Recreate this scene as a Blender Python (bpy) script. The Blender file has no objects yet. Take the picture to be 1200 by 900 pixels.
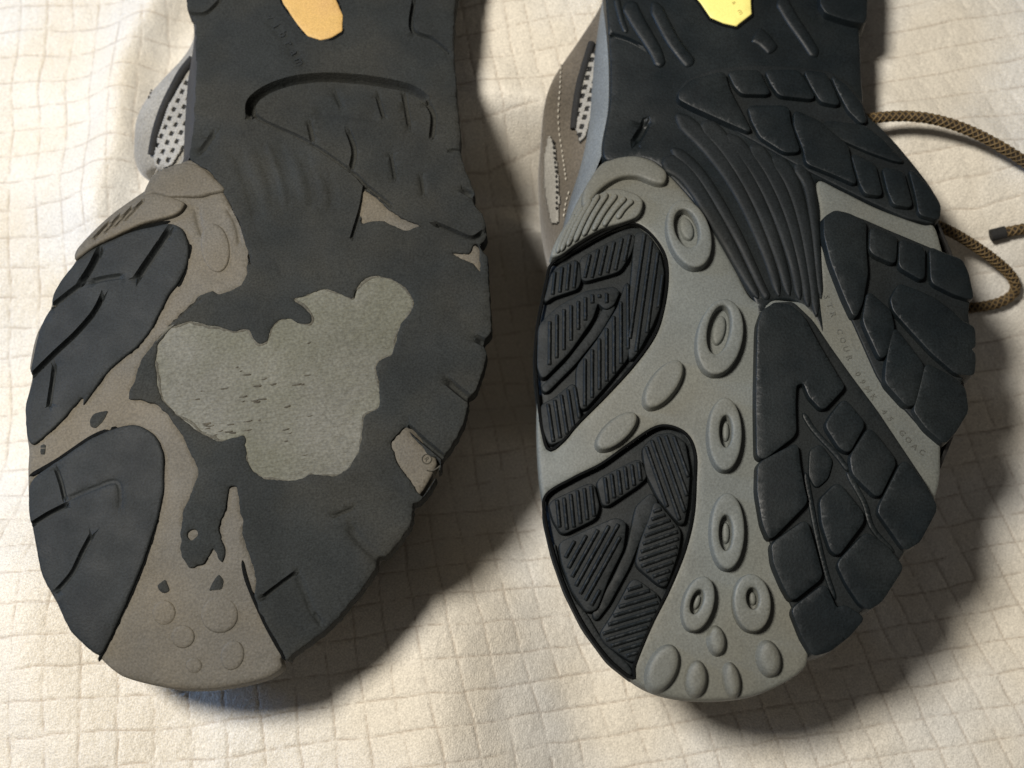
import bpy, math, random
import numpy as np
from mathutils import Vector, Matrix
from mathutils.geometry import delaunay_2d_cdt
from mathutils.bvhtree import BVHTree

scene = bpy.context.scene
COL = scene.collection
rng = np.random.RandomState(7)
random.seed(7)
# ------------------------------------------------------------ camera
TILT = math.radians(18.0)
HFOV = math.radians(46.0)
DIST = 0.292
TGT = Vector((0.0, 0.0, 0.055))
cd = bpy.data.cameras.new('camera')
cam = bpy.data.objects.new('camera', cd)
COL.objects.link(cam)
cam.location = TGT + Vector((0, -DIST*math.sin(TILT), DIST*math.cos(TILT)))
cam.rotation_euler = (TILT, 0, 0)
cd.sensor_width = 36
cd.lens = 18/math.tan(HFOV/2)
cd.clip_start = 0.01
cd.clip_end = 50
cd.dof.use_dof = True
cd.dof.focus_distance = DIST
cd.dof.aperture_fstop = 13
scene.camera = cam
# ------------------------------------------------------------ light
w = bpy.data.worlds.new('World'); scene.world = w; w.use_nodes = True
w.node_tree.nodes['Background'].inputs[0].default_value = (1.0, 0.92, 0.84, 1)
w.node_tree.nodes['Background'].inputs[1].default_value = 0.07
def area(name, loc, tgt, size, power, col):
    l = bpy.data.lights.new(name, 'AREA'); l.shape = 'DISK'; l.size = size
    l.energy = power; l.color = col
    o = bpy.data.objects.new(name, l); COL.objects.link(o); o.location = loc
    o.rotation_euler = (Vector(tgt)-Vector(loc)).to_track_quat('-Z', 'Y').to_euler()
    return o
area('bedside_lamp', (-0.27, 0.055, 0.62), (0.02, 0.0, 0), 0.13, 5.6, (1.0, 0.94, 0.845))
area('cool_window_light', (-0.9, 0.25, 0.36), (0, 0, 0.04), 0.35, 3.6, (0.28, 0.52, 1.0))
scene.view_settings.view_transform = 'Standard'
scene.view_settings.look = 'None'
scene.view_settings.exposure = 0
scene.view_settings.gamma = 1
scene.render.resolution_x = 1024; scene.render.resolution_y = 768
# ------------------------------------------------------------ pixel -> world design helpers
FPX = 600/math.tan(HFOV/2)
CP = np.array(cam.location)
ct, st = math.cos(TILT), math.sin(TILT)
def raydir(P):
    P = np.atleast_2d(np.asarray(P, float))
    x = (P[:, 0]-600)/FPX; y = -(P[:, 1]-450)/FPX; z = -np.ones(len(P))
    return np.stack([x, y*ct - z*st, y*st + z*ct], 1)
def unproj(P, zf, h=0.0):
    D = raydir(P); z = np.full(len(D), 0.05)
    for _ in range(14):
        t = (z-CP[2])/D[:, 2]
        X = CP[0]+D[:, 0]*t; Y = CP[1]+D[:, 1]*t
        z = 0.5*z+0.5*(zf(X, Y)+h)
    return np.stack([X, Y], 1)
def Z(ox, oy, s, pts):
    return [(ox+x/s, oy+y/s) for x, y in pts]
# ------------------------------------------------------------ noise
def vnoise(X, Y, cell, seed):
    r = np.random.RandomState(seed); N = 256
    g = r.rand(N, N)*2-1
    u = X/cell+1000.37; v = Y/cell+1000.71
    i = np.floor(u).astype(int); j = np.floor(v).astype(int)
    fu = u-i; fv = v-j
    fu = fu*fu*(3-2*fu); fv = fv*fv*(3-2*fv)
    a = g[i % N, j % N]; b = g[(i+1) % N, j % N]; c = g[i % N, (j+1) % N]; d = g[(i+1) % N, (j+1) % N]
    return (a*(1-fu)+b*fu)*(1-fv)+(c*(1-fu)+d*fu)*fv
def smooth01(t):
    t = np.clip(t, 0, 1); return t*t*(3-2*t)
# ------------------------------------------------------------ materials
def mat(name, col, rough=0.7, var=0.15, vscale=40, speck=0.0, spscale=2500, bump=0.3, bscale=1500, bdist=0.0002,
        tint=None, tscale=25, tamt=0.0, spec=0.4, stretch=None, sheen=0.0):
    m = bpy.data.materials.new(name); m.use_nodes = True
    nt = m.node_tree; N = nt.nodes; L = nt.links
    b = N['Principled BSDF']
    b.inputs['Specular IOR Level'].default_value = spec
    if sheen: b.inputs['Sheen Weight'].default_value = sheen
    tc = N.new('ShaderNodeTexCoord')
    def noise(scale, detail=3, vec=None):
        n = N.new('ShaderNodeTexNoise'); n.inputs['Scale'].default_value = scale
        n.inputs['Detail'].default_value = detail
        L.new(vec or tc.outputs['Object'], n.inputs['Vector']); return n
    n1 = noise(vscale, 4)
    mr = N.new('ShaderNodeMapRange'); mr.inputs[1].default_value = .3; mr.inputs[2].default_value = .7
    mr.inputs[3].default_value = 1-var; mr.inputs[4].default_value = 1+var
    L.new(n1.outputs['Fac'], mr.inputs[0])
    val = mr.outputs[0]
    if speck:
        n2 = noise(spscale, 2)
        m2 = N.new('ShaderNodeMapRange'); m2.inputs[1].default_value = .3; m2.inputs[2].default_value = .7
        m2.inputs[3].default_value = 1-speck; m2.inputs[4].default_value = 1+speck
        L.new(n2.outputs['Fac'], m2.inputs[0])
        mu = N.new('ShaderNodeMath'); mu.operation = 'MULTIPLY'
        L.new(val, mu.inputs[0]); L.new(m2.outputs[0], mu.inputs[1]); val = mu.outputs[0]
    base = N.new('ShaderNodeRGB'); base.outputs[0].default_value = (*col, 1)
    c = base.outputs[0]
    if tint:
        n3 = noise(tscale, 3)
        m3 = N.new('ShaderNodeMapRange'); m3.inputs[1].default_value = .42; m3.inputs[2].default_value = .65
        m3.inputs[3].default_value = 0; m3.inputs[4].default_value = tamt
        L.new(n3.outputs['Fac'], m3.inputs[0])
        mx = N.new('ShaderNodeMix'); mx.data_type = 'RGBA'
        L.new(m3.outputs[0], mx.inputs['Factor']); L.new(c, mx.inputs['A']); mx.inputs['B'].default_value = (*tint, 1)
        c = mx.outputs['Result']
    vm = N.new('ShaderNodeVectorMath'); vm.operation = 'SCALE'
    L.new(c, vm.inputs[0]); L.new(val, vm.inputs['Scale'])
    L.new(vm.outputs[0], b.inputs['Base Color'])
    m['out'] = 1
    nr = noise(vscale*2.2, 4)
    mq = N.new('ShaderNodeMapRange'); mq.inputs[1].default_value = .3; mq.inputs[2].default_value = .7
    mq.inputs[3].default_value = max(rough-.07, .1); mq.inputs[4].default_value = min(rough+.07, 1)
    L.new(nr.outputs['Fac'], mq.inputs[0]); L.new(mq.outputs[0], b.inputs['Roughness'])
    if bump:
        vec = None
        if stretch:
            mp = N.new('ShaderNodeMapping'); mp.inputs['Scale'].default_value = stretch
            L.new(tc.outputs['Object'], mp.inputs[0]); vec = mp.outputs[0]
        n4 = noise(bscale, 3, vec)
        bp = N.new('ShaderNodeBump'); bp.inputs['Strength'].default_value = bump; bp.inputs['Distance'].default_value = bdist
        L.new(n4.outputs['Fac'], bp.inputs['Height']); L.new(bp.outputs[0], b.inputs['Normal'])
    return m
M = {}
M['worn_black'] = mat('worn_black_rubber', (.020, .0225, .0222), .85, .14, 60, .3, 2200, .6, 1800, .0002, (.036, .035, .029), 45, .6, spec=.22, stretch=(.6, 1.5, 1))
M['worn_black_cool'] = mat('worn_black_rubber_cool', (.0155, .0185, .0200), .7, .16, 60, .3, 2200, .5, 1800, .0002, (.023, .0235, .021), 35, .35, spec=.26)
M['black'] = mat('new_black_rubber', (.006, .009, .0105), .48, .2, 70, .35, 2200, .35, 1600, .00015, (.015, .018, .018), 60, .5, spec=.3)
M['black_rib'] = mat('moulded_black_rubber', (.0085, .011, .012), .62, .2, 70, .35, 2200, .35, 1600, .00015, (.016, .018, .018), 60, .5, spec=.25)
M['black_rim_shade'] = mat('black_rubber_rim_shade', (.0032, .0036, .0036), .9, .2, 70, .3, 2200, .35, 1600, .00015, spec=.12)  # extra-dark rubber: gap shade put into the colour, also rims and bezels
M['grey'] = mat('light_grey_rubber', (.128, .137, .127), .6, .10, 50, .16, 2000, .4, 1500, .00015, (.125, .115, .085), 22, .6)
M['grey_mark'] = mat('grey_rubber_print', (.098, .10, .088), .7, .1, 50, .13, 2000, .3)
M['taupe'] = mat('worn_taupe_rubber', (.100, .092, .076), .72, .13, 45, .22, 2000, .6, 1500, .0002, (.122, .102, .070), 40, .6)
M['taupe_dark'] = mat('dirty_taupe_rubber', (.062, .056, .042), .85, .2, 90, .25, 2000, .5)
M['edge'] = mat('thinned_rubber_edge', (.082, .078, .062), .9, .2, 90, .3, 2000, .5)
M['foam'] = mat('exposed_tan_foam', (.118, .118, .093), .95, .1, 60, .22, 1500, 1.0, 900, .0005, (.15, .148, .130), 45, .8, stretch=(.5, 1.6, 1))
M['gold'] = mat('matt_gold_badge', (.60, .38, .125), .6, .12, 120, .16, 2500, .4, tint=(.42, .25, .10), tscale=120, tamt=.55)
M['yellow'] = mat('bright_yellow_badge', (.95, .84, .26), .35, .05, 60, .06, 2500, .1)
M['ochre_print'] = mat('ochre_badge_print', (.5, .42, .12), .5, .05)
M['rand'] = mat('dark_midsole_foam', (.03, .029, .028), .7, .15, 60, .25)
M['rand_blue'] = mat('grey_midsole_foam', (.15, .165, .17), .65, .12, 60, .2, 1800, .5, 900)
M['suede_l'] = mat('grey_suede_lit', (.26, .25, .225), .95, .16, 60, .25, 1600, .9, 900, .0004, (.22, .20, .16), 45, .6, sheen=.3)  # left upper: strong light on the suede is put into its paler colour
M['suede_r'] = mat('brown_suede_shaded', (.092, .078, .060), .95, .2, 60, .25, 1600, .9, 900, .0004, (.14, .12, .095), 45, .6, sheen=.3)  # right upper: same suede, its shade put into the darker colour
M['net'] = mat('pale_mesh_fabric', (.29, .28, .255), .9, .12, 80, .3, 2500, .8, 1800, .0003)
M['dark'] = mat('dark_fabric', (.02, .02, .02), .9, .2, 80, .3, 2500, .8, 1800)
M['stitch'] = mat('stitching_thread', (.42, .39, .33), .9, .2, 80)
M['lace_dark'] = mat('dark_brown_lace', (.028, .020, .013), .85, .25, 300, .3, 4000, .8, 2500, .0002)
M['lace_gold'] = mat('gold_lace_thread', (.15, .10, .042), .75, .25, 300, .3, 4000, .5, 2500, .0002)
# bedspread material uses the seam attribute to turn brown along the grid lines
def bed_material():
    m = mat('cream_terry_cloth', (.69, .64, .55), .95, .05, 18, .17, 2100, .5, 2200, .0005, (.70, .69, .66), 24, .8, spec=.15, sheen=.25)
    nt = m.node_tree; N = nt.nodes; L = nt.links
    b = N['Principled BSDF']
    src = b.inputs['Base Color'].links[0].from_socket
    at = N.new('ShaderNodeAttribute'); at.attribute_name = 'seam'
    mx = N.new('ShaderNodeMix'); mx.data_type = 'RGBA'
    L.new(at.outputs['Fac'], mx.inputs['Factor']); L.new(src, mx.inputs['A'])
    mx.inputs['B'].default_value = (.20, .125, .07, 1)
    L.new(mx.outputs['Result'], b.inputs['Base Color'])
    return m
M['bed'] = bed_material()
# ------------------------------------------------------------ object helpers
def link(name, V, F, m, parent=None, smooth=True, sharp=None, kind=None, mats=None, midx=None):
    me = bpy.data.meshes.new(name)
    me.from_pydata([tuple(v) for v in V], [], [tuple(f) for f in F]); me.update()
    for mm in (mats or [m]): me.materials.append(mm)
    if midx is not None: me.polygons.foreach_set('material_index', midx)
    me.polygons.foreach_set('use_smooth', [smooth]*len(me.polygons))
    if sharp: me.set_sharp_from_angle(angle=math.radians(sharp))
    o = bpy.data.objects.new(name, me); COL.objects.link(o)
    if parent is not None:
        o.parent = parent; o.matrix_parent_inverse = Matrix.Translation(-Vector(parent.location))
    if kind: o['kind'] = kind
    return o
def chaikin(P, n=2, r=.11):
    P = np.asarray(P, float)
    for _ in range(n):
        Q = np.roll(P, -1, 0); P = np.stack([P*(1-r)+Q*r, P*r+Q*(1-r)], 1).reshape(-1, 2)
    return P
def catmull(P, n=8, closed=True):
    P = np.asarray(P, float); out = []; k = len(P)
    for i in range(k if closed else k-1):
        if closed: a, b, c, d = P[i-1], P[i], P[(i+1) % k], P[(i+2) % k]
        else: a, b, c, d = P[max(i-1, 0)], P[i], P[i+1], P[min(i+2, k-1)]
        for t in np.arange(n)/n:
            out.append(.5*((2*b)+(-a+c)*t+(2*a-5*b+4*c-d)*t*t+(-a+3*b-3*c+d)*t**3))
    if not closed: out.append(P[-1])
    return np.array(out)
def resample(P, ds, closed=True):
    P = np.asarray(P, float)
    Q = np.vstack([P, P[:1]]) if closed else P
    L = np.r_[0, np.cumsum(np.linalg.norm(np.diff(Q, axis=0), axis=1))]
    n = max(int(round(L[-1]/ds)), 6 if closed else 2)
    t = np.linspace(0, L[-1], n+1)
    R = np.stack([np.interp(t, L, Q[:, i]) for i in range(Q.shape[1])], 1)
    return R[:-1] if closed else R
def sarea(P): return .5*np.sum(P[:, 0]*np.roll(P[:, 1], -1)-np.roll(P[:, 0], -1)*P[:, 1])
def inside(P, poly):
    x, y = P[:, 0], P[:, 1]; r = np.zeros(len(P), bool)
    a = poly; b = np.roll(poly, -1, 0)
    for (x1, y1), (x2, y2) in zip(a, b):
        if y1 == y2: continue
        c = ((y1 > y) != (y2 > y)) & (x < (x2-x1)*(y-y1)/(y2-y1)+x1)
        r ^= c
    return r
def segdist(P, loops, closed=True):
    P = np.asarray(P, float); best = np.full(len(P), 1e9)
    for Lp in loops:
        A = Lp if closed else Lp[:-1]; B = np.roll(Lp, -1, 0) if closed else Lp[1:]
        for s in range(0, len(P), 4000):
            Q = P[s:s+4000]
            AB = B-A; QA = Q[:, None, :]-A[None]
            t = np.clip((QA*AB).sum(2)/np.maximum((AB*AB).sum(1), 1e-12), 0, 1)
            d = np.linalg.norm(QA-t[..., None]*AB, axis=2).min(1)
            best[s:s+4000] = np.minimum(best[s:s+4000], d)
    return best
def normals(P):
    T = np.roll(P, -1, 0)-np.roll(P, 1, 0); T /= np.maximum(np.linalg.norm(T, axis=1, keepdims=True), 1e-12)
    return np.stack([-T[:, 1], T[:, 0]], 1)        # left normal = inward for a CCW loop
mm = 0.001
zA = lambda p: Z(880, 340, 3.913, p)
zB = lambda p: Z(880, 550, 3.913, p)
zC = lambda p: Z(950, 230, 4.5, p)
def piece(name, outline, S, top, base, m, parent, bevel=.45, mode='lug', ds=.55, grid=2.2, holes=(), grooves=(),
          rough=0.0, lump=0.0, hole_mode='cr', flare=.25, grow=0.0, sm=0, dome=0.0, lumpcell=3.0, mats=None, extra=None, px=True):
    """solid rubber piece: outline (pixels) laid on the sole surface S at height top (mm), walls down to base (mm)"""
    def prep(o, md, ccw):
        o = np.array(o, float)
        o = catmull(o, 8) if md == 'cr' else (chaikin(o, 2) if md == 'lug' else o)
        W = unproj(o, S, top*mm)*1000 if px else o*1000
        W = resample(W, ds)
        for _ in range(sm): W = .5*W+.25*(np.roll(W, 1, 0)+np.roll(W, -1, 0))
        if grow and ccw:
            n = normals(W); n = n if sarea(W) > 0 else -n; W = W-n*grow
        if rough:
            n = normals(W); W = W+n*(rough*(vnoise(W[:, 0], W[:, 1], 1.6, 5)+.6*vnoise(W[:, 0], W[:, 1], .7, 6)))[:, None]
        if (sarea(W) > 0) != ccw: W = W[::-1]
        return W
    O = prep(outline, mode, True); H = [prep(h, hole_mode, False) for h in holes]
    loops = [O]+H
    def ok(P):
        r = inside(P, O)
        for h in H: r &= ~inside(P, h)
        return r
    pts = []
    for Lp in loops:
        n = normals(Lp)
        for f in (.15, .45, 1.0):
            Q = Lp+n*(bevel*f); Q = Q[ok(Q)]
            if len(Q):
                d = segdist(Q, loops); Q = Q[d > bevel*f*.9]
                pts.append(Q[::1 if f < .9 else 2])
    lo = O.min(0); hi = O.max(0)
    gx, gy = np.meshgrid(np.arange(lo[0], hi[0], grid), np.arange(lo[1], hi[1], grid))
    G = np.stack([gx.ravel(), gy.ravel()], 1)+np.random.RandomState(3).rand(gx.size, 2)*grid*.3
    G = G[ok(G)]
    if len(G): G = G[segdist(G, loops) > bevel*1.2]
    if len(G): pts.append(G)
    GR = []
    for gp, gw, gd in grooves:
        g = catmull(gp, 6, False) if len(gp) > 2 else np.array(gp, float)
        g = resample(unproj(g, S, top*mm)*1000, .5, False)
        GR.append((g, gw, gd))
        T = np.gradient(g, axis=0); T /= np.maximum(np.linalg.norm(T, axis=1, keepdims=True), 1e-9)
        nn = np.stack([-T[:, 1], T[:, 0]], 1)
        for k in (-1.5, -.95, -.6, -.3, 0, .3, .6, .95, 1.5):
            Q = g+nn*(k*gw); Q = Q[ok(Q)]
            if len(Q):
                Q = Q[segdist(Q, loops) > .12]
                if len(Q): pts.append(Q)
    P = np.vstack(pts) if pts else np.zeros((0, 2))
    if len(P):      # thin out near duplicates
        key = np.round(P/.13).astype(int); _, ix = np.unique(key, axis=0, return_index=True); P = P[ix]
    V = []; E = []
    for Lp in loops:
        b = len(V); V += [Vector(p) for p in Lp]; E += [(b+i, b+(i+1) % len(Lp)) for i in range(len(Lp))]
    V += [Vector(p) for p in P]
    r = delaunay_2d_cdt(V, E, [], 0, 1e-4)
    W = np.array([tuple(v) for v in r[0]]); F = np.array([f for f in r[2] if len(f) == 3])
    C = W[F].mean(1); F = F[ok(C)]
    d = segdist(W, loops)
    q = np.clip(1-d/bevel, 0, 1)
    z = top-bevel*(1-np.sqrt(np.maximum(1-q*q, 0)))
    for g, gw, gd in GR:
        dg = segdist(W, [g], False)
        te = np.minimum(np.linalg.norm(W-g[0], axis=1), np.linalg.norm(W-g[-1], axis=1))
        # taper to the ends
        z = z-gd*(1.45 if gw < 1.1 else 1)*smooth01(1.45-dg/gw)*smooth01(te/(2.2*gw)+.12)
    if lump: z = z+lump*(vnoise(W[:, 0], W[:, 1], lumpcell, 11)+.5*vnoise(W[:, 0], W[:, 1], lumpcell/3, 12))*np.clip(d/1.0, 0, 1)
    if dome: z = z-dome*np.exp(-(d/2.0))
    if extra is not None: z = z+extra(W/1000, d)
    s = S(W[:, 0]*mm, W[:, 1]*mm)
    VV = np.stack([W[:, 0]*mm, W[:, 1]*mm, s+z*mm], 1).tolist()
    # walls
    cnt = {}
    for f in F:
        for a, b in ((f[0], f[1]), (f[1], f[2]), (f[2], f[0])): cnt[(a, b)] = 1
    bnd = [(a, b) for (a, b) in cnt if (b, a) not in cnt]
    nout = {}
    for a, b in bnd:
        t = W[b]-W[a]; n = np.array([t[1], -t[0]])
        n = n/max(np.linalg.norm(n), 1e-9)
        for i in (a, b): nout[i] = nout.get(i, 0)+n
    FF = [tuple(int(i) for i in f) for f in F]; lowi = {}
    for i, n in nout.items():
        n = n/max(np.linalg.norm(n), 1e-9)
        q = W[i]+n*flare
        lowi[i] = len(VV)
        VV.append([q[0]*mm, q[1]*mm, float(S(q[0]*mm, q[1]*mm))+base*mm])
    for a, b in bnd: FF.append((int(b), int(a), lowi[a], lowi[b]))
    return link(name, VV, FF, m, parent, True, 50)
def ribs(outline, S, top, dirpx, pitch, m, parent, width=.55, height=.5, inset=.6, phase=0.0, zig=0.0):
    """fine grip ribs moulded on a lug, all of them one mesh"""
    O = resample(unproj(chaikin(outline, 2), S, top*mm)*1000, .6)
    c = np.mean(np.array(outline, float), 0)
    d2 = unproj([c, c+np.array(dirpx)*10], S, top*mm)*1000
    T = d2[1]-d2[0]; T /= np.linalg.norm(T); Nn = np.array([-T[1], T[0]])
    a = O@T; b = O@Nn; V = []; F = []
    k = b.min()+inset+phase*pitch
    while k < b.max()-inset:
        ss = np.arange(a.min(), a.max(), .35)
        P = ss[:, None]*T+k*Nn
        ins = inside(P, O)
        if ins.any(): ins &= segdist(P, [O]) > inset
        i = 0
        while i < len(ss):
            if ins[i]:
                j = i
                while j+1 < len(ss) and ins[j+1]: j += 1
                if j-i >= 2:
                    Q = P[i:j+1]; n = len(Q); b0 = len(V)
                    for u, q in enumerate(Q):
                        e = min(1, min(u, n-1-u)/1.5+.35)
                        wv = width*(.9+.15*random.random()); sz = float(S(q[0]*mm, q[1]*mm))
                        for o_, h_ in ((-1, -.1), (-.62, .75), (0, 1), (.62, .75), (1, -.1)):
                            p = q+Nn*(o_*wv)
                            V.append((p[0]*mm, p[1]*mm, sz+(top+h_*height*(e if h_ > 0 else 1))*mm))
                    for u in range(n-1):
                        for v in range(4):
                            a0 = b0+u*5+v; F.append((a0, a0+5, a0+6, a0+1))
                    F.append(tuple(b0+v for v in range(5))); F.append(tuple(b0+(n-1)*5+4-v for v in range(5)))
                i = j+1
            else: i += 1
        k += pitch
    if F: link('grip_ribs', V, F, m, parent, True, 60, kind='stuff')
def ellipse(cx, cy, rx, ry, tilt, n=28):
    t = np.linspace(0, 2*math.pi, n, endpoint=False); a = math.radians(tilt)
    x = rx*np.cos(t); y = ry*np.sin(t)
    return np.stack([cx+x*math.cos(a)-y*math.sin(a), cy+x*math.sin(a)+y*math.cos(a)], 1)
def tube(name, P, r, m, parent, seg=8, kind=None, rf=None):
    P = np.asarray(P, float); V = []; F = []; n = len(P)
    T = np.gradient(P, axis=0); T /= np.maximum(np.linalg.norm(T, axis=1, keepdims=True), 1e-9)
    for i in range(n):
        t = Vector(T[i]); up = Vector((0, 0, 1)) if abs(t.z) < .9 else Vector((1, 0, 0))
        s = t.cross(up).normalized(); u = s.cross(t)
        rr = r*(rf(i/(n-1)) if rf else 1)
        for k in range(seg):
            a = 2*math.pi*k/seg; V.append(Vector(P[i])+(s*math.cos(a)+u*math.sin(a))*rr)
    for i in range(n-1):
        for k in range(seg):
            a = i*seg+k; b = i*seg+(k+1) % seg; F.append((a, a+seg, b+seg, b))
    F.append(tuple(range(seg))); F.append(tuple((n-1)*seg+seg-1-k for k in range(seg)))
    return link(name, V, F, m, parent, True, 60, kind=kind)
def thing(name, label, cat, loc, group=None):
    o = bpy.data.objects.new(name, None); COL.objects.link(o); o.location = loc
    o['label'] = label; o['category'] = cat
    if group: o['group'] = group
    return o
def text_mesh(name, chars, path, S, h, size, m, parent, thick=.12, flip=False):
    """raised letters set one after another along a pixel path"""
    P = resample(catmull(path, 8, False) if len(path) > 2 else path, 1.0, False)
    L = np.r_[0, np.cumsum(np.linalg.norm(np.diff(P, axis=0), axis=1))]
    V = []; F = []
    step = L[-1]/max(len(chars)-1, 1)
    for i, ch in enumerate(chars):
        if ch == ' ': continue
        s = i*step; p = np.array([np.interp(s, L, P[:, 0]), np.interp(s, L, P[:, 1])])
        q = np.array([np.interp(s+3, L, P[:, 0]), np.interp(s+3, L, P[:, 1])]) if s+3 < L[-1] else p+(P[-1]-P[-4])
        w2 = unproj([p, q], S, h*mm); T = w2[1]-w2[0]; T /= np.linalg.norm(T)+1e-12; Nn = np.array([-T[1], T[0]])
        cu = bpy.data.curves.new('t', 'FONT'); cu.body = ch; cu.size = 1; cu.align_x = 'CENTER'; cu.align_y = 'CENTER'
        cu.extrude = .06; cu.resolution_u = 2; cu.offset = .012
        to = bpy.data.objects.new('t', cu); COL.objects.link(to)
        me = bpy.data.meshes.new_from_object(to.evaluated_get(bpy.context.evaluated_depsgraph_get()))
        b = len(V)
        for v in me.vertices:
            xy = w2[0]+T*(v.co.x*size*mm)+Nn*(v.co.y*size*mm)
            V.append((xy[0], xy[1], float(S(xy[0], xy[1]))+(h+(thick if v.co.z > 0 else -.1))*mm))
        F += [tuple(b+i for i in f.vertices) for f in me.polygons]
        bpy.data.objects.remove(to); bpy.data.curves.remove(cu); bpy.data.meshes.remove(me)
    return link(name, V, F, m, parent, False)
# ------------------------------------------------------------ the bedspread
YT = 0.022      # where the cloth starts to rise towards the top
def bed_base(X, Y):
    X = np.asarray(X, float); Y = np.asarray(Y, float)
    z = (0.012+.008*smooth01((X-.06)/.05)+.006*smooth01((-X-.08)/.04))*smooth01((Y-.000)/.085)*(1-.9*smooth01((.045-X)/.02)*smooth01((X+.06)/.02))
    z = z+.012*smooth01((X-.072)/.02)*smooth01((Y-.02)/.04)
    z = z+.023*smooth01((.025-X)/.05)*smooth01((-Y-.005)/.05)
    z = z-.016*smooth01((.045-X)/.02)*smooth01((X+.06)/.02)*smooth01((Y-.0)/.02)*smooth01((.066-Y)/.01)
    z = z+.034*smooth01((.045-X)/.02)*smooth01((X+.06)/.02)*smooth01((Y-.070)/.024)
    z = z+.0024*vnoise(X, Y, .085, 21)+.0022*vnoise(X, Y, .035, 22)+.00045*vnoise(X, Y, .011, 23)+.0002*vnoise(X, Y, .005, 24)
    # folds between the shoes, rising toward the right
    def fold(ax, ay, bx, by, wd, h):
        dx, dy = bx-ax, by-ay; Lq = math.hypot(dx, dy); dx /= Lq; dy /= Lq
        s = (X-ax)*dx+(Y-ay)*dy; t = (X-ax)*(-dy)+(Y-ay)*dx
        t = t+.004*vnoise(s, s*0, .03, 31)
        return h*np.exp(-(t/wd)**2)*smooth01((s+.02)/.03)*smooth01((Lq+.02-s)/.03)
    z = z+fold(-.020, .070, .030, .060, .0045, .0035)+fold(-.02, .050, .02, .060, .0035, .003)
    z = z+fold(-.02, .050, .02, .055, .004, .003)+fold(-.03, .108, .03, .104, .010, -.004)
    # soft long folds at the upper left
    z = z+fold(-.105, .16, -.118, .06, .009, .0085)+fold(-.082, .16, -.098, .055, .009, .009)+fold(-.135, .07, -.085, .035, .008, .003)+fold(-.14, -.03, -.10, -.09, .012, .003)+fold(-.135, .02, -.11, -.10, .02, .003)
    # rumples right of the right shoe
    z = z+fold(.105, .085, .16, .065, .010, .0035)+fold(.12, .012, .16, .000, .012, .003)
    return z
def bed_xyz(X, Y):
    z = bed_base(X, Y)
    a = .05+.34*smooth01((X+.14)/.24)
    wob = .0008*vnoise(X, Y, .02, 41)+.0004*vnoise(X, Y, .006, 42)
    wob2 = .0008*vnoise(X, Y, .02, 43)+.0004*vnoise(X, Y, .006, 44)
    pit = .0083
    u = (X+a*(Y+.05)+wob)/(pit*(1+.0))
    bslope = np.where(X < -.0, .06*(X+.14)+.35*np.maximum(X+.14, 0)**2, .06*.14+.35*.14**2+.158*X)
    v = (Y-bslope+wob2)/pit
    def line(q, seed):
        f = np.abs(q-np.round(q))*pit
        wdt = .00021*(1+.35*vnoise(X, Y, .004, seed+3))
        return np.exp(-(f/wdt)**2)
    mu = line(u, 50)*smooth01(.72+.6*vnoise(X, Y, .005, 51)+.5*vnoise(X, Y, .0012, 52)+.2*vnoise(X, Y, .05, 59))
    mv = line(v, 53)*smooth01(.78+.6*vnoise(X, Y, .005, 54)+.5*vnoise(X, Y, .0012, 55)+.2*vnoise(X, Y, .05, 58))
    right = smooth01((X-.03)/.06)*smooth01((Y+.02)/.06)
    mu = mu*(1-.8*right)
    seam = np.clip(np.maximum(mu, mv), 0, 1)
    fu = np.abs(u-np.round(u))*2; fv = np.abs(v-np.round(v))*2
    puff = .00022*(np.minimum(fu, fv)**.5)*1.0
    pile = .00006*vnoise(X, Y, .0011, 61)+.00008*vnoise(X, Y, .0007, 62)
    z = z+puff+pile-.0003*seam
    return z, seam
def axis(lo, hi, step, far):
    c = list(np.arange(lo, hi, step)); s = step; a = lo; out = []
    while a > -far: s *= 1.25; a -= s; out.append(a)
    c = out[::-1]+c; s = step; a = c[-1]
    while a < far: s *= 1.25; a += s; c.append(a)
    return np.array(c)
ax = axis(-.158, .158, .00040, .8); ay = axis(-.098, .160, .00040, .8)
X, Y = np.meshgrid(ax, ay); zz, seam = bed_xyz(X, Y)
nx, ny = len(ax), len(ay)
me = bpy.data.meshes.new('bedspread')
co = np.stack([X.ravel(), Y.ravel(), zz.ravel()], 1).astype(np.float32)
me.vertices.add(nx*ny); me.vertices.foreach_set('co', co.ravel())
ii = (np.arange(ny-1)[:, None]*nx+np.arange(nx-1)[None]).ravel()
quads = np.stack([ii, ii+1, ii+nx+1, ii+nx], 1).astype(np.int32)
me.loops.add(quads.size); me.loops.foreach_set('vertex_index', quads.ravel())
me.polygons.add(len(quads)); me.polygons.foreach_set('loop_start', np.arange(0, quads.size, 4, dtype=np.int32))
me.polygons.foreach_set('loop_total', np.full(len(quads), 4, np.int32))
me.update(calc_edges=True); me.validate()
me.polygons.foreach_set('use_smooth', np.ones(len(quads), bool))
at = me.attributes.new('seam', 'FLOAT', 'POINT'); at.data.foreach_set('value', (seam.ravel()*.46).astype(np.float32))
me.materials.append(M['bed'])
bed = bpy.data.objects.new('bedspread', me); COL.objects.link(bed)
bed['kind'] = 'structure'; bed['label'] = 'cream terry bedspread stitched in small squares'
# ------------------------------------------------------------ sole surfaces
def make_S(cx, slope, H, crown, arch):
    def S(X, Y):
        X = np.asarray(X, float); Y = np.asarray(Y, float)
        xc = cx+slope*Y
        z = H-1.75*np.maximum(-.012-Y, 0)**2-crown*(X-xc)**2
        z = z-arch*smooth01((Y-.035)/.04)
        return z
    return S
SL = make_S(-.062, .10, .0545, .9, .0025)
SR = make_S(.058, -.03, .0535, 1.1, .0030)
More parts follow.
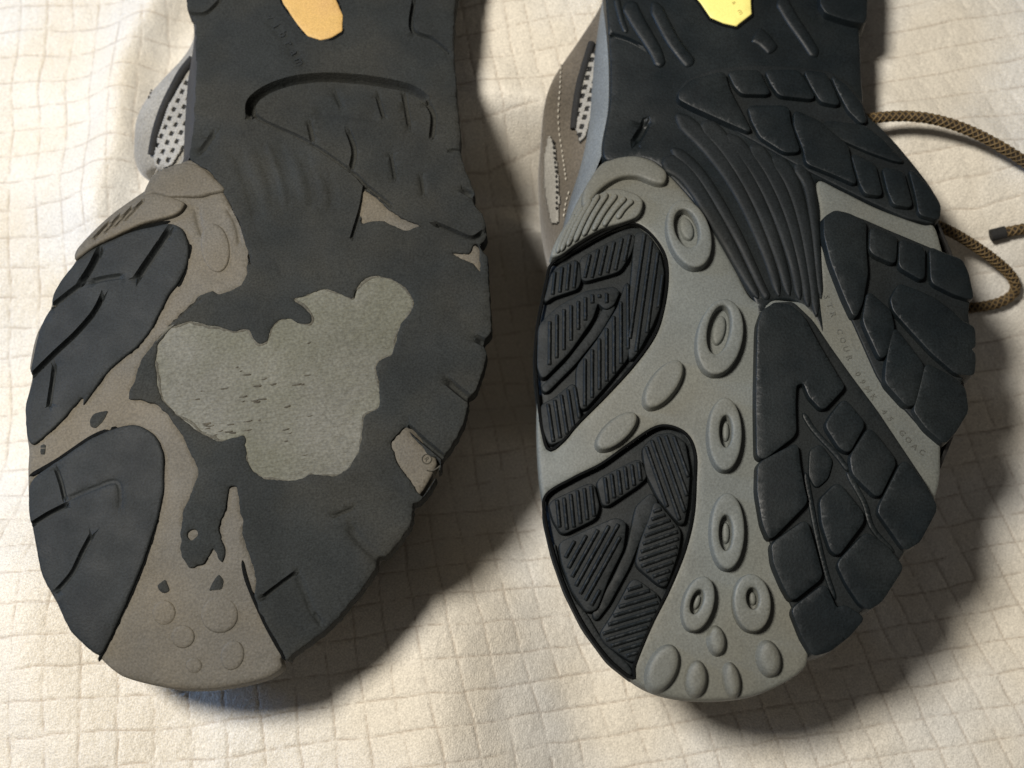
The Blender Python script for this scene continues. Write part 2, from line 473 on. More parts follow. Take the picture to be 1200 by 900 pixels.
# ------------------------------------------------------------ shoe body (midsole + upper)
def body(S, outline, parent, bulge, upper_mat, UB=15, toe_in=1.0, midw=None, mats=None):
    O = unproj(catmull(outline, 6), S, -2*mm)*1000
    O = resample(O, 2.0)
    if sarea(O) < 0: O = O[::-1]
    for _ in range(10): O = .5*O+.25*(np.roll(O, 1, 0)+np.roll(O, -1, 0))
    n = -normals(O); N = len(O)
    wt = bulge(O)
    s = S(O[:, 0]*mm, O[:, 1]*mm)
    zb = bed_base(O[:, 0]*mm, O[:, 1]*mm)-.004
    def loft(name, rows, m, mats=None, midx=None, cap=False):
        V = []; F = []; mi = []
        for off, z in rows:
            Q = O+n*off[:, None]
            V += np.stack([Q[:, 0]*mm, Q[:, 1]*mm, z], 1).tolist()
        for r in range(len(rows)-1):
            for i in range(N):
                j = (i+1) % N
                F.append((r*N+i, (r+1)*N+i, (r+1)*N+j, r*N+j))
                mi.append(1 if (midx is not None and midx[i]) else 0)
        if cap:
            c = len(V); top = rows[0]; V.append([O[:, 0].mean()*mm, O[:, 1].mean()*mm, float(np.mean(top[1]))])
            F += [(i, (i+1) % N, c) for i in range(N)]; mi += [0]*N
        return link(name, V, F, m, parent, True, 60, mats=mats, midx=mi if mats else None)
    one = np.ones(N)
    rows = []
    for dz, off in ((2.0, -2.2), (2.4, -1.3), (4.0, -.9), (6.5, -.8), (9.0, -1.1), (11, -2.0)):
        rows.append((one*off+wt*dz*.6, s-dz*mm))
    ms = loft('midsole', rows, None, mats or [M['rand'], M['rand_blue']], wt > .25 if midw is None else midw(O, wt))
    rows = []
    for f in np.linspace(0, 1, 14):
        z = (s-.0095)*(1-f)+zb*f
        off = -2.2*one-6.5*f*f-4.0*f+wt*(4.0+UB*math.sin(math.pi*min(1, f*1.0))**.8)
        jit = .25*vnoise(O[:, 0]+f*30, O[:, 1], 9, 77)
        rows.append((off+jit, z))
    up = loft('upper', rows, upper_mat)
    return ms, up
def drape(name, poly, up, off, m, parent, step=1.6, thick=.0005, keep=None, pxs=None):
    """cloth panel laid on the upper: sampled on its real surface"""
    me = up.data; bvh = BVHTree.FromPolygons([v.co.copy() for v in me.vertices], [tuple(p.vertices) for p in me.polygons])
    poly = np.array(poly, float); lo = poly.min(0); hi = poly.max(0)
    gx = np.arange(lo[0], hi[0]+step, step); gy = np.arange(lo[1], hi[1]+step, step)
    PP = np.array([(x, y) for y in gy for x in gx]); D = raydir(PP)
    o = Vector(CP); idx = {}; V = []; NN = []
    ins = segdist(PP, [poly]) < step*.6; ins |= inside(PP, poly)
    for k in np.nonzero(ins)[0]:
        d = Vector(D[k]).normalized(); h, nn, fi, ds_ = bvh.ray_cast(o, d)
        if h is None: continue
        if nn.dot(d) > 0: nn = -nn
        idx[k] = len(V); V.append(h+nn*off); NN.append(nn)
    nxg = len(gx); F = []
    for r in range(len(gy)-1):
        for c in range(nxg-1):
            q = [r*nxg+c, r*nxg+c+1, (r+1)*nxg+c+1, (r+1)*nxg+c]
            if all(k in idx for k in q):
                cen = PP[q].mean(0)
                if keep is None or keep(cen[0], cen[1]): F.append([idx[k] for k in q][::-1])
    if not F: return None
    ob = link(name, V, F, m, parent, True)
    sm = ob.modifiers.new('thickness', 'SOLIDIFY'); sm.thickness = thick; sm.offset = 0
    return ob
def on_upper(path, up, off, ds=1.5):
    me = up.data; bvh = BVHTree.FromPolygons([v.co.copy() for v in me.vertices], [tuple(p.vertices) for p in me.polygons])
    P = resample(catmull(path, 8, False), ds, False); D = raydir(P); out = []
    for d in D:
        d = Vector(d).normalized(); h, nn, fi, _ = bvh.ray_cast(Vector(CP), d)
        if h is None: continue
        if nn.dot(d) > 0: nn = -nn
        out.append(h+nn*off)
    return np.array([tuple(v) for v in out])
def stitches(path, up, m, parent, pitch=5.5, off=.0004, r=.00028):
    P = on_upper(path, up, off, 1.0)
    V = []; F = []
    if len(P) < 4: return
    Lc = np.r_[0, np.cumsum(np.linalg.norm(np.diff(P, axis=0), axis=1))]
    s = 0
    while s+.0012 < Lc[-1]:
        a = Vector([np.interp(s, Lc, P[:, i]) for i in range(3)]); b = Vector([np.interp(s+.0010, Lc, P[:, i]) for i in range(3)])
        t = (b-a).normalized(); sd = t.cross(Vector((0, 0, 1))).normalized(); u = sd.cross(t)
        b0 = len(V)
        for q, k in ((a, .4), ((a+b)/2+u*.0001, 1), (b, .4)):
            for g in range(6): V.append(q+(sd*math.cos(g*math.pi/3)+u*math.sin(g*math.pi/3))*r*k)
        for e in range(2):
            for g in range(6):
                A = b0+e*6+g; B = b0+e*6+(g+1) % 6; F.append((A, A+6, B+6, B))
        s += .0017
    link('stitching', V, F, m, parent, True, kind='stuff')
def strip(pts, w0, w1):
    P = catmull(pts, 6, False); T = np.gradient(P, axis=0); T /= np.linalg.norm(T, axis=1, keepdims=True)
    n = np.stack([-T[:, 1], T[:, 0]], 1); L = np.linspace(0, 1, len(P)); wd = (w0+(w1-w0)*L)*np.minimum(1, np.minimum(L, 1-L)*8+.25)
    return np.vstack([P+n*wd[:, None], (P-n*wd[:, None])[::-1]])
# ============================================================ RIGHT SHOE (little worn)
RS = thing('hiking_shoe', 'less worn hiking shoe on the right, sole still deeply lugged, brown laces trailing beside it', 'shoe', (.055, .02, .0),
           'pair of hiking shoes lying soles up')
z1 = lambda p: Z(620, 0, 3, p)
z2 = lambda p: Z(780, 0, 3, p)
z3 = lambda p: Z(610, 230, 3, p)
z4 = lambda p: Z(610, 470, 2.431, p)
z5 = lambda p: Z(860, 220, 2.647, p)
z6 = lambda p: Z(860, 430, 2.144, p)
heelR = [(1003, -40), (1012, -120), (1010, -210), (985, -300), (930, -350), (860, -368), (790, -352), (735, -300), (708, -210), (706, -110), (708, -40)]
silR = [(708, 0), (713, 60), (713, 120), (705, 170), (690, 205), (672, 240), (652, 290), (640, 330), (633, 375), (629, 430), (627, 500), (631, 560),
        (637, 600), (646, 645), (662, 690), (686, 735), (714, 773), (742, 800), (782, 818), (830, 823), (880, 818), (922, 801), (946, 780),
        (955, 762), (990, 735), (1030, 700), (1055, 668), (1080, 625), (1096, 592), (1104, 560), (1122, 520), (1134, 480), (1138, 430), (1139, 380),
        (1133, 325), (1118, 285), (1102, 250), (1088, 215), (1058, 178), (1024, 145), (1014, 110), (1010, 60), (1005, 0)]+heelR
gsil = [p for p in silR]
# the pocket outlines
pA = z3([(110, 238), (200, 182), (300, 127), (380, 97), (430, 110), (480, 160), (510, 220), (515, 300), (500, 400), (470, 490), (400, 590), (300, 700), (200, 800),
         (150, 860), (100, 892), (78, 830), (65, 740), (55, 640), (53, 560), (62, 450), (78, 370), (92, 300)])
pB = z4([(72, 270), (150, 220), (230, 180), (300, 130), (380, 77), (430, 73), (475, 98), (497, 150), (497, 230), (490, 330), (465, 430), (420, 540),
         (370, 640), (325, 750), (320, 790), (250, 735), (180, 640), (130, 540), (95, 440), (72, 340)])
def bulgeR(O):
    c = unproj([(708, 125)], SR)[0]*1000
    d = (O[:, 1]-c[1])
    left = O[:, 0] < 53
    c2 = unproj([(1010, 60)], SR)[0]*1000
    return np.where(left, np.exp(-(np.abs(d)/34)**3), .0)
msR, upR = body(SR, gsil, RS, bulgeR, M['suede_r'], UB=19, midw=lambda O, w_: w_ > .12)
# grey plate with the two pockets cut out and the fan-shaped opening for the shank
plate_out = [(700, 196), (712, 187), (740, 181), (765, 187), (780, 200), (796, 216), (820, 245), (842, 280), (862, 315), (882, 350), (905, 350), (940, 352), (960, 340), (961, 300),
             (961, 250), (958, 212), (985, 222), (1030, 244), (1080, 262), (1095, 264), (1104, 290), (1110, 315), (1112, 350), (1114, 400), (1112, 450), (1104, 500), (1103, 530),
             (1102, 562), (1094, 590), (1076, 622), (1052, 662), (1028, 697), (988, 731), (952, 760), (944, 782), (920, 800),
             (880, 816), (830, 821), (782, 816), (746, 801), (716, 772), (690, 735), (664, 690), (648, 645), (639, 600), (632, 560), (629, 500), (631, 430), (635, 375),
             (642, 330), (654, 290), (674, 240), (690, 212)]
plate = piece('outsole_plate', plate_out, SR, 0, -4.5, M['grey'], RS, bevel=.9, mode='cr', ds=.8, grid=2.2, holes=[pA, pB], flare=.1, lump=.04, lumpcell=5)
for pk in (pA, pB):
    fl = chaikin(pk, 1)
    c = fl.mean(0)
    piece('pocket_floor', c+(fl-c)*1.03, SR, -1.7, -3.6, M['black_rib'], RS, bevel=.2, mode='raw', ds=1.0, grid=3)
    P = resample(unproj(catmull(pk, 6), SR, 0.0), .001)
    P = np.vstack([P, P[:1]]); n = len(P)
    tube('pocket_rim', np.c_[P, SR(P[:, 0], P[:, 1])+.00005], .00042, M['black_rim_shade'], RS, 6)
def lug(outline, top=1.6, base=-3.0, rib=None, m='black', parent=RS, S=SR, bevel=.5, **k):
    bevel = bevel*.48; top = top+(.5 if top >= 1.6 else 0)
    o = piece('lug', chaikin(outline, 1, .10), S, top, base, M[m], parent, bevel=bevel, mode='raw', sm=1, flare=.45, grow=.30 if top > 1.1 else .15, **k)
    if rib: ribs(outline, S, top, rib[0], rib[1], M[m], o, **(rib[2] if len(rib) > 2 else {}))
    return o
def plug(outline, top=.6, rib=None, bevel=.5, **k):
    o = piece('lug', chaikin(outline, 1, .10), SR, top-.35, -3.0, M['black_rib'], RS, bevel=.3, mode='raw', sm=1, grow=.34 if rib else .2, flare=.3)
    if rib: ribs(chaikin(outline, 1, .1), SR, top-.35, rib[0], rib[1]*.98, M['black_rib'], o, width=.52, height=.75, inset=rib[2]['inset']*.6 if len(rib) > 2 else .05)
VR = (-.10, 1)       # rib direction on the page
# -- pocket A lugs
plug(z3([(100, 318), (112, 270), (150, 245), (200, 222), (210, 290), (200, 322), (110, 352), (84, 372)]), .7, rib=(VR, 1.75))
plug(z3([(212, 218), (300, 170), (392, 128), (400, 150), (385, 200), (345, 262), (218, 298)]), .7, rib=((-.22, 1), 1.8))
plug(z3([(408, 128), (440, 128), (485, 190), (502, 270), (490, 380), (462, 450), (410, 545), (385, 575), (380, 420), (392, 300), (400, 200)]), .7, rib=((-.14, 1), 2.0))
plug(z3([(375, 300), (385, 330), (380, 560), (300, 660), (220, 750), (200, 720), (200, 600), (270, 510), (345, 390)]), .5, rib=((0, 1), 1.8))
plug(z3([(66, 455), (130, 392), (230, 335), (330, 320), (345, 335), (325, 380), (300, 395), (270, 368), (250, 430), (170, 545), (78, 640), (62, 600)]), 1.0, rib=((0, 1), 1.8, dict(inset=1.6)))
plug(z3([(300, 380), (335, 385), (280, 480), (190, 590), (88, 692), (72, 672), (165, 580), (250, 470)]), .3, bevel=.4)
plug(z3([(74, 735), (120, 712), (190, 655), (212, 790), (155, 850), (105, 872), (82, 820)]), .6, rib=((.15, 1), 1.8))
# -- pocket B lugs
plug(z4([(82, 290), (205, 232), (222, 300), (212, 332), (120, 378), (96, 340)]), .7, rib=((.1, 1), 1.7))
plug(z4([(218, 226), (338, 165), (358, 215), (330, 240), (238, 302)]), .7, rib=((.12, 1), 1.7))
plug(z4([(350, 135), (385, 98), (430, 93), (466, 118), (480, 200), (474, 290), (462, 352), (435, 325), (395, 275), (360, 205)]), .7, rib=((.35, 1), 1.8))
plug(z4([(385, 285), (455, 370), (447, 430), (412, 528), (392, 518), (330, 465), (345, 400), (372, 330)]), .6, rib=((-1, .35), 1.6))
plug(z4([(322, 505), (385, 550), (398, 575), (365, 650), (325, 745), (245, 692), (228, 665), (265, 610)]), .6, rib=((-1, .3), 1.6))
plug(z4([(112, 405), (190, 370), (270, 335), (298, 345), (290, 420), (250, 500), (215, 592), (190, 598), (150, 540), (120, 460)]), 1.0, rib=((-.55, 1), 1.8, dict(inset=1.2)))
plug(z4([(330, 300), (372, 262), (392, 285), (345, 380), (310, 470), (250, 580), (215, 625), (205, 608), (262, 510), (305, 420)]), .1, bevel=.4)
plug(z4([(95, 400), (110, 470), (150, 565), (190, 612), (235, 690), (300, 745), (318, 770), (312, 786), (250, 730), (180, 640), (130, 540), (95, 440)]), -.2, bevel=.4)
# -- raised studs on the grey plate
def ring(cx, cy, rx, ry, tilt, hx, hy, hrx, hry, htilt=None, top=2.9):
    piece('ring_stud', ellipse(cx, cy, rx, ry, tilt), SR, top, -.3, M['grey'], RS, bevel=.6, mode='raw', ds=.5, grid=1.2,
          holes=[ellipse(hx, hy, hrx, hry, tilt if htilt is None else htilt)], hole_mode='raw', flare=.25)
    hd = ellipse(hx, hy, hrx*.55, hry*.6, tilt if htilt is None else htilt)
    piece('stud_core', hd, SR, top-1.8, -.3, M['grey'], RS, bevel=.8, mode='raw', ds=.45, grid=.8, flare=.3)
ring(808, 273, 25, 41, -17, 805, 267, 14, 23)
ring(844, 394, 27, 45, 11, 843, 386, 13.5, 29)
ring(850, 508, 20, 43, 0, 851, 505, 7.5, 19)
ring(853, 622, 20, 45, 0, 851, 624, 8, 21)
ring(819, 707, 18, 33, 14, 817, 705, 7, 15, 18)
ring(882, 706, 22, 34, -5, 882.5, 701, 7.5, 13)
def stud(cx, cy, rx, ry, tilt, top=2.4, bev=.75):
    piece('oval_stud', ellipse(cx, cy, rx, ry, tilt), SR, top, -.3, M['grey'], RS, bevel=bev, mode='raw', ds=.5, grid=1.0, flare=.5)
stud(778, 449, 15.5, 33, 36); stud(723, 504, 13.5, 30, 48)
stud(841, 750, 10, 17, -8, 2.3, 1.4); stud(777, 783, 17, 29, 24, 2.2, 1.2); stud(817, 795, 12.5, 21, 4, 2.4, 1.6)
stud(859, 796, 9.5, 20, -10, 2.4, 1.5); stud(903, 771, 13.5, 21, -12, 2.6, 1.7)
# -- toe guard with ribs
piece('toe_guard', z1([(186, 700), (200, 650), (238, 600), (290, 558), (370, 545), (430, 562), (482, 600), (478, 640), (440, 640), (380, 618), (320, 622), (262, 655), (222, 700), (200, 735)]),
      SR, 2.2, -2.5, M['grey'], RS, bevel=.9, mode='cr', flare=.5)
rb = [(76, 895), (110, 815), (160, 750), (215, 700), (290, 662), (365, 675), (400, 705), (385, 755), (330, 780), (250, 805), (170, 852), (110, 895)]
gd = piece('toe_guard_block', z1(rb), SR, 2.4, -2.0, M['grey'], RS, bevel=.6, mode='cr', flare=.3, grid=1.6)
for a_, b_ in (((365, 700), (310, 765)), ((340, 690), (262, 790)), ((308, 680), (225, 806)), ((276, 676), (190, 826)), ((246, 680), (160, 846)), ((218, 696), (134, 862)), ((190, 722), (112, 880)), ((162, 752), (98, 886))):
    m_ = ((a_[0]+b_[0])/2-4, (a_[1]+b_[1])/2-3)
    piece('ridge', strip(z1([a_, m_, b_]), 3.2, 3.0), SR, 3.3, 2.0, M['grey'], gd, bevel=.45, mode='raw', ds=.5, grid=1.5, flare=.2)
# -- shank with flutes
shank_out = [(708, -20), (714, 60), (714, 120), (706, 168), (712, 188), (745, 184), (770, 192), (796, 218), (822, 248), (844, 284), (864, 318), (884, 352), (890, 374), (905, 354),
             (930, 352), (952, 368), (966, 392), (962, 340), (962, 250), (958, 212), (990, 222), (1040, 236), (1085, 215), (1052, 178), (1018, 146), (1011, 100), (1008, 40), (1003, -20)]+heelR
piece('shank', shank_out, SR, 0.15, -4.2, M['black'], RS, bevel=.8, mode='cr', ds=.9, grid=2.4, lump=.12, lumpcell=7,
      grooves=[(z1([(285, 120), (345, 138), (410, 172), (470, 215)]), .5, .9), (z1([(415, 420), (400, 455), (372, 500)]), .9, 1.2)])
flutes = [([(776, 186), (806, 205), (842, 262), (872, 318), (890, 350)], 9, 4), ([(786, 172), (822, 205), (862, 270), (893, 335), (902, 350)], 6, 4.0),
          ([(792, 132), (832, 172), (868, 225), (900, 298), (914, 348)], 8, 4.6), ([(822, 142), (852, 172), (888, 232), (914, 300), (926, 348)], 9, 4.6),
          ([(850, 156), (882, 192), (910, 245), (930, 305), (938, 352)], 8, 4.6), ([(880, 168), (904, 200), (926, 250), (942, 315), (948, 360)], 8, 4.4),
          ([(905, 182), (928, 212), (943, 262), (952, 322), (958, 372)], 8, 4), ([(932, 190), (948, 215), (955, 262), (959, 310), (963, 350)], 6, 3)]
for f, a, b in flutes:
    piece('flute', strip(f, a*1.5, b*1.22), SR, .8, -.5, M['black_rib'], RS, bevel=1.15, mode='raw', ds=.5, grid=.9, flare=.2)
for f, a, b in (([(735, 0), (748, 25), (768, 58), (775, 78)], 11, 7), ([(765, 0), (785, 40), (800, 62), (812, 76)], 9, 8), ([(914, -5), (928, 20), (945, 45), (958, 66)], 9, 7),
                ([(884, 38), (896, 46), (908, 60)], 11, 8), ([(722, -5), (728, 20), (735, 38)], 5, 4)):
    piece('raised_bar', strip(f, a, b), SR, .8, -.5, M['black'], RS, bevel=1.1, mode='raw', ds=.5, grid=1.3, flare=.8)
lug([(1015, 26), (1000, 24), (985, 20), (968, 14), (962, 4), (962, -60), (985, -110), (1010, -110), (1017, -40)], 2.2, bevel=.8)
for q in range(4):      # heel lugs beyond the picture
    for sx, x0 in ((1, 790), (-1, 925)):
        lug([(x0-38, -130-q*48), (x0+38, -135-q*48), (x0+36, -168-q*48), (x0-36, -163-q*48)], 2.0, ds=1.2, grid=5)
# -- badge
bd = [(805, -40), (800, -18), (820, 1), (833, 20), (848, 26.5), (863, 30), (881, 16), (880, 1), (884, -22), (868, -48), (835, -58)]
piece('logo_bezel', [(858+(x-852)*1.09-6, -12+(y+14)*1.09-2) for x, y in bd], SR, .5, -.4, M['black_rim_shade'], RS, bevel=.3, mode='raw')
bdg = piece('logo_badge', bd, SR, .85, -.2, M['yellow'], RS, bevel=.3, mode='raw', ds=.5)
text_mesh('badge_lettering', 'vibram', [(828, -38), (850, -12), (868, 14)], SR, .86, 2.1, M['ochre_print'], bdg, .04)
# -- lateral lugs: arch group
aF = piece('lug_base', z2([(38, 325), (75, 275), (180, 238), (300, 226), (450, 232), (570, 247), (640, 287), (690, 350), (712, 410), (750, 440), (812, 505), (868, 572), (925, 645),
                         (968, 715), (965, 775), (935, 785), (850, 768), (700, 700), (600, 650), (500, 600), (330, 505), (200, 435), (75, 375), (38, 350)]), SR, .75, -4.8, M['black_rib'], RS, bevel=.4)
arch_lugs = [
    [(48, 322), (90, 282), (205, 250), (222, 312), (285, 430), (300, 462), (200, 418), (90, 368), (48, 345)],
    [(222, 250), (328, 246), (345, 285), (368, 328), (270, 326), (245, 300)],
    [(352, 247), (468, 246), (495, 290), (525, 345), (402, 332), (375, 295)],
    [(490, 248), (562, 256), (590, 310), (612, 366), (548, 354), (512, 295)],
    [(585, 262), (640, 302), (688, 360), (706, 425), (690, 430), (645, 385), (605, 310)],
    [(292, 372), (430, 372), (438, 430), (472, 530), (420, 532), (335, 478), (305, 420)],
    [(455, 388), (540, 425), (640, 510), (655, 590), (672, 645), (600, 612), (498, 572), (487, 520), (455, 440)],
    [(545, 447), (570, 425), (700, 440), (765, 490), (838, 568), (800, 560), (720, 532), (620, 488)],
    [(655, 538), (735, 574), (762, 685), (705, 678), (685, 640)],
    [(765, 588), (835, 600), (868, 725), (805, 716), (785, 670)],
    [(858, 590), (922, 652), (966, 720), (962, 770), (895, 752), (882, 680)]]
for i, L_ in enumerate(arch_lugs):
    lug(z2(L_), 2.0 if i not in (7,) else 1.6, -4.8 if i in (10, 4, 7) else -1, bevel=.6, dome=.12)
# -- second group
piece('lug_base', z5([(283, 92), (330, 72), (400, 95), (480, 130), (600, 180), (695, 222), (720, 262), (735, 340), (728, 390), (735, 440), (735, 560), (705, 600), (715, 680),
                    (690, 735), (648, 785), (600, 765), (540, 697), (450, 597), (380, 440), (330, 330), (290, 230), (275, 150)]), SR, .75, -4.8, M['black_rib'], RS, bevel=.4)
side = {3, 4, 7}
g2 = [
    zC([(75, 110), (130, 75), (200, 90), (290, 132), (290, 270), (300, 400), (272, 560), (235, 640), (180, 520), (110, 340), (75, 200)]),
    zC([(320, 160), (455, 212), (447, 352), (340, 305), (315, 280)]),
    zC([(475, 225), (602, 268), (598, 442), (470, 368)]),
    zC([(632, 268), (700, 298), (800, 335), (830, 400), (860, 542), (760, 512), (640, 452)]),
    zC([(425, 540), (470, 462), (560, 495), (650, 535), (760, 615), (800, 658), (864, 690), (870, 790), (842, 802), (868, 830), (868, 880), (861, 938), (770, 932), (640, 820), (520, 690), (440, 600)]),
    zC([(305, 500), (420, 600), (440, 690), (402, 830), (370, 852), (290, 680), (280, 640)]),
    zA([(660, 170), (640, 240), (622, 360), (620, 420), (715, 525), (750, 525), (772, 440), (795, 345)]),
    z5([(598, 545), (680, 588), (718, 622), (727, 690), (690, 752), (655, 792), (600, 745), (560, 690), (575, 640)])]
for i, L_ in enumerate(g2): lug(L_, 2.3, -5.2 if i in side else -1, bevel=.65, dome=.12)
# -- big lateral group
piece('lug_base', [(893, 372), (905, 354), (930, 353), (953, 375), (973, 405), (998, 440), (1028, 480), (1058, 525), (1088, 570), (1094, 592), (1077, 622), (1054, 655), (1050, 672),
                 (1028, 700), (990, 735), (957, 760), (942, 742), (918, 690), (898, 620), (892, 560), (889, 480), (890, 410)], SR, .75, -4.8, M['black_rib'], RS, bevel=.4)
for i, L_ in enumerate([
    zA([(35, 160), (58, 92), (110, 62), (180, 70), (240, 120), (310, 250), (400, 400), (428, 442), (330, 548), (270, 485), (245, 420), (205, 430), (200, 520), (205, 660), (60, 772), (32, 760), (28, 500)]),
    zA([(36, 795), (212, 702), (222, 800), (240, 900)])+zB([(258, 150), (88, 322), (58, 250), (33, 100)]),
    zB([(98, 342), (255, 232), (290, 350), (328, 492), (190, 602), (150, 530), (108, 430)]),
    zB([(188, 642), (340, 527), (392, 642), (430, 625), (520, 682), (450, 762), (360, 832), (288, 852), (238, 770)]),
    zA([(372, 572), (430, 500), (522, 612), (450, 742), (410, 722), (345, 620)]),
    zA([(275, 735), (320, 710), (372, 782), (350, 860), (300, 905), (270, 850)]),
    zA([(458, 765), (545, 628), (667, 785)])+zB([(592, 118), (572, 118), (470, 20)]),
    zA([(688, 800), (712, 785)])+zB([(790, 55), (855, 175), (772, 332), (708, 368), (640, 272), (582, 190)]),
    zB([(320, 140), (400, 60), (512, 200), (515, 240), (400, 392), (370, 370), (330, 250)]),
    zB([(398, 432), (530, 290), (620, 350), (692, 440), (690, 462), (600, 602), (540, 642), (500, 612), (440, 522)])]):
    lug(L_, 2.3 if i != 5 else 1.5, -5.2 if i in (3, 7, 9) else -1, bevel=.55)
for q in (zB([(250, 10), (272, 130), (300, 280), (345, 470), (390, 600)]), zB([(440, 10), (520, 150), (560, 270), (660, 380)]), zA([(240, 560), (290, 640), (400, 760), (450, 830)])):
    piece('channel_rib', strip(q, 3.2, 3.0), SR, 1.3, -.3, M['black'], RS, bevel=.35, mode='raw', ds=.6, grid=3)
text_mesh('embossed_lettering', 'STR COUR 09MK 45 GOAC', [(968, 348), (982, 385), (1000, 430), (1030, 475), (1068, 520), (1080, 530)], SR, .02, 2.0, M['grey_mark'], RS, .14)
# -- upper details
net_holes = lambda x, y: not ((((x*.95+y*.25) % 9) < 5.0) and (((y+4*(int((x*.95+y*.25)//9) % 2)) % 10.5) < 6.0))
drape('mesh_backing', [(697, 58), (700, 80), (699, 110), (694, 135), (688, 160), (680, 170), (675, 150), (676, 115), (682, 85)], upR, .0002, M['dark'], RS, thick=.0004)
drape('mesh_panel', [(696, 60), (700, 80), (699, 110), (694, 135), (688, 160), (681, 168), (676, 150), (677, 115), (683, 85)], upR, .0007, M['net'], RS, step=1.0, thick=.0005, keep=net_holes)
P = on_upper([(694, 52), (686, 78), (679, 105), (675, 135), (674, 152)], upR, .0006)
if len(P) > 3: tube('piping', P, .0011, M['dark'], RS, 8)
drape('side_panel', [(645, 158), (652, 175), (655, 205), (657, 235), (655, 262), (648, 262), (641, 225), (640, 185)], upR, .0005, M['net'], RS, thick=.0006)
stitches([(651, 165), (654, 195), (656, 225), (656, 250)], upR, M['dark'], RS, off=.001, r=.0004)
stitches([(664, 30), (660, 60), (657, 100), (655, 140), (660, 180), (665, 215)], upR, M['stitch'], RS)
stitches([(668, 225), (664, 240), (661, 262)], upR, M['stitch'], RS)
# -- laces
def at_z(p, dz):
    q = unproj([p], lambda x, y: bed_base(x, y)+dz)[0]; return (q[0], q[1], float(bed_base(q[0], q[1]))+dz)
def lace(path, r=.00126):
    P = np.array([at_z(p, dz) for p, dz in path])
    P = resample(catmull(P[:, :2], 6, False) if False else np.array(P), .004, False)
    # smooth the path
    for _ in range(6):
        P[1:-1] = .5*P[1:-1]+.25*(P[:-2]+P[2:])
    P = resample(P, .0005, False)
    o = tube('lace', P, r, M['lace_dark'], RS, 10)
    T = np.gradient(P, axis=0); T /= np.linalg.norm(T, axis=1, keepdims=True)
    s = np.arange(len(P))*.0005
    for dr in (1, -1):
        V = []; F = []
        for k in range(4):
            pts = []
            for i in range(0, len(P)):
                t = Vector(T[i]); sd = t.cross(Vector((0, 0, 1))).normalized(); u = sd.cross(t)
                a = 2*math.pi*(k/4)+dr*2*math.pi*s[i]/.0068
                pts.append(Vector(P[i])+(sd*math.cos(a)+u*math.sin(a))*(r*(1.0+.05*dr)))
            Q = np.array([tuple(p) for p in pts]); Tq = np.gradient(Q, axis=0)
            b0 = len(V)
            for i in range(len(Q)):
                t = Vector(Tq[i]).normalized(); nrm = (Vector(Q[i])-Vector(P[i])).normalized(); sd = t.cross(nrm).normalized()
                for ax_, ay_ in ((-1, 0), (-.5, .8), (.5, .8), (1, 0)): V.append(Vector(Q[i])+sd*ax_*.00021+nrm*ay_*.00028)
            for i in range(len(Q)-1):
                for g in range(3): A = b0+i*4+g; F.append((A, A+1, A+5, A+4))
        link('braid_strand', V, F, M['lace_gold'] if dr == 1 else M['lace_gold'], o, True)
    return P
lace([((1012, 140), .012), ((1030, 135), .011), ((1060, 132), .010), ((1095, 137), .010), ((1130, 148), .009), ((1160, 163), .008), ((1190, 181), .007), ((1225, 205), .005), ((1262, 232), .003), ((1280, 262), .002),
      ((1262, 275), .0018), ((1235, 268), .0018)])
lace([((1085, 258), .012), ((1100, 262), .011), ((1125, 276), .009), ((1150, 292), .007), ((1175, 311), .005), ((1197, 328), .004), ((1206, 339), .003), ((1200, 349), .0022), ((1185, 355), .002), ((1160, 361), .0018), ((1135, 362), .0018), ((1105, 362), .0018)])
P = lace([((1163, 276), .0022), ((1180, 270), .002), ((1205, 264), .0018), ((1240, 262), .0018), ((1290, 280), .0018), ((1350, 300), .0018)])
tube('aglet', P[:9]-np.array([0.0005, 0, 0]), .00175, M['dark'], RS, 10)

# ============================================================ LEFT SHOE (worn through)
LS = thing('hiking_shoe', 'heavily worn hiking shoe on the left, black sole rubbed smooth around a ragged tan patch', 'shoe', (-.07, .02, .0),
           'pair of hiking shoes lying soles up')
a1 = lambda p: Z(150, 0, 2.667, p)
a2 = lambda p: Z(0, 180, 3, p)
a3 = lambda p: Z(0, 450, 2.431, p)
a4 = lambda p: Z(250, 250, 2.571, p)
a5 = lambda p: Z(250, 500, 2.571, p)
a6 = lambda p: Z(150, 300, 3, p)
heelL = [(545, -40), (550, -120), (545, -210), (515, -300), (460, -350), (380, -368), (300, -350), (245, -300), (222, -210), (218, -110), (214, -40)]
rightL = [(534, 0), (531, 40), (534, 100), (540, 168), (538, 176), (548, 205), (557, 228), (553, 234), (568, 256), (570, 278), (562, 288), (571, 300), (573, 340), (576, 378), (574, 392), (565, 402), (571, 412), (567, 432), (558, 458),
          (548, 464), (549, 478), (541, 500), (528, 524), (516, 538), (517, 548), (504, 573), (492, 588), (484, 588), (484, 608), (470, 632), (452, 652), (442, 652), (440, 668), (420, 695), (398, 722), (370, 748), (345, 766), (334, 774)]
_old = [(534, 0), (531, 40), (534, 100), (539, 170), (546, 205), (556, 230), (566, 255), (569, 285), (570, 300), (571, 340), (573, 375), (572, 400), (567, 430), (556, 460), (553, 462), (541, 497),
          (528, 522), (522, 538), (517, 545), (502, 572), (496, 582), (490, 590), (484, 612), (470, 632), (452, 652), (440, 668), (420, 695), (398, 722), (370, 748), (345, 766), (334, 774)]
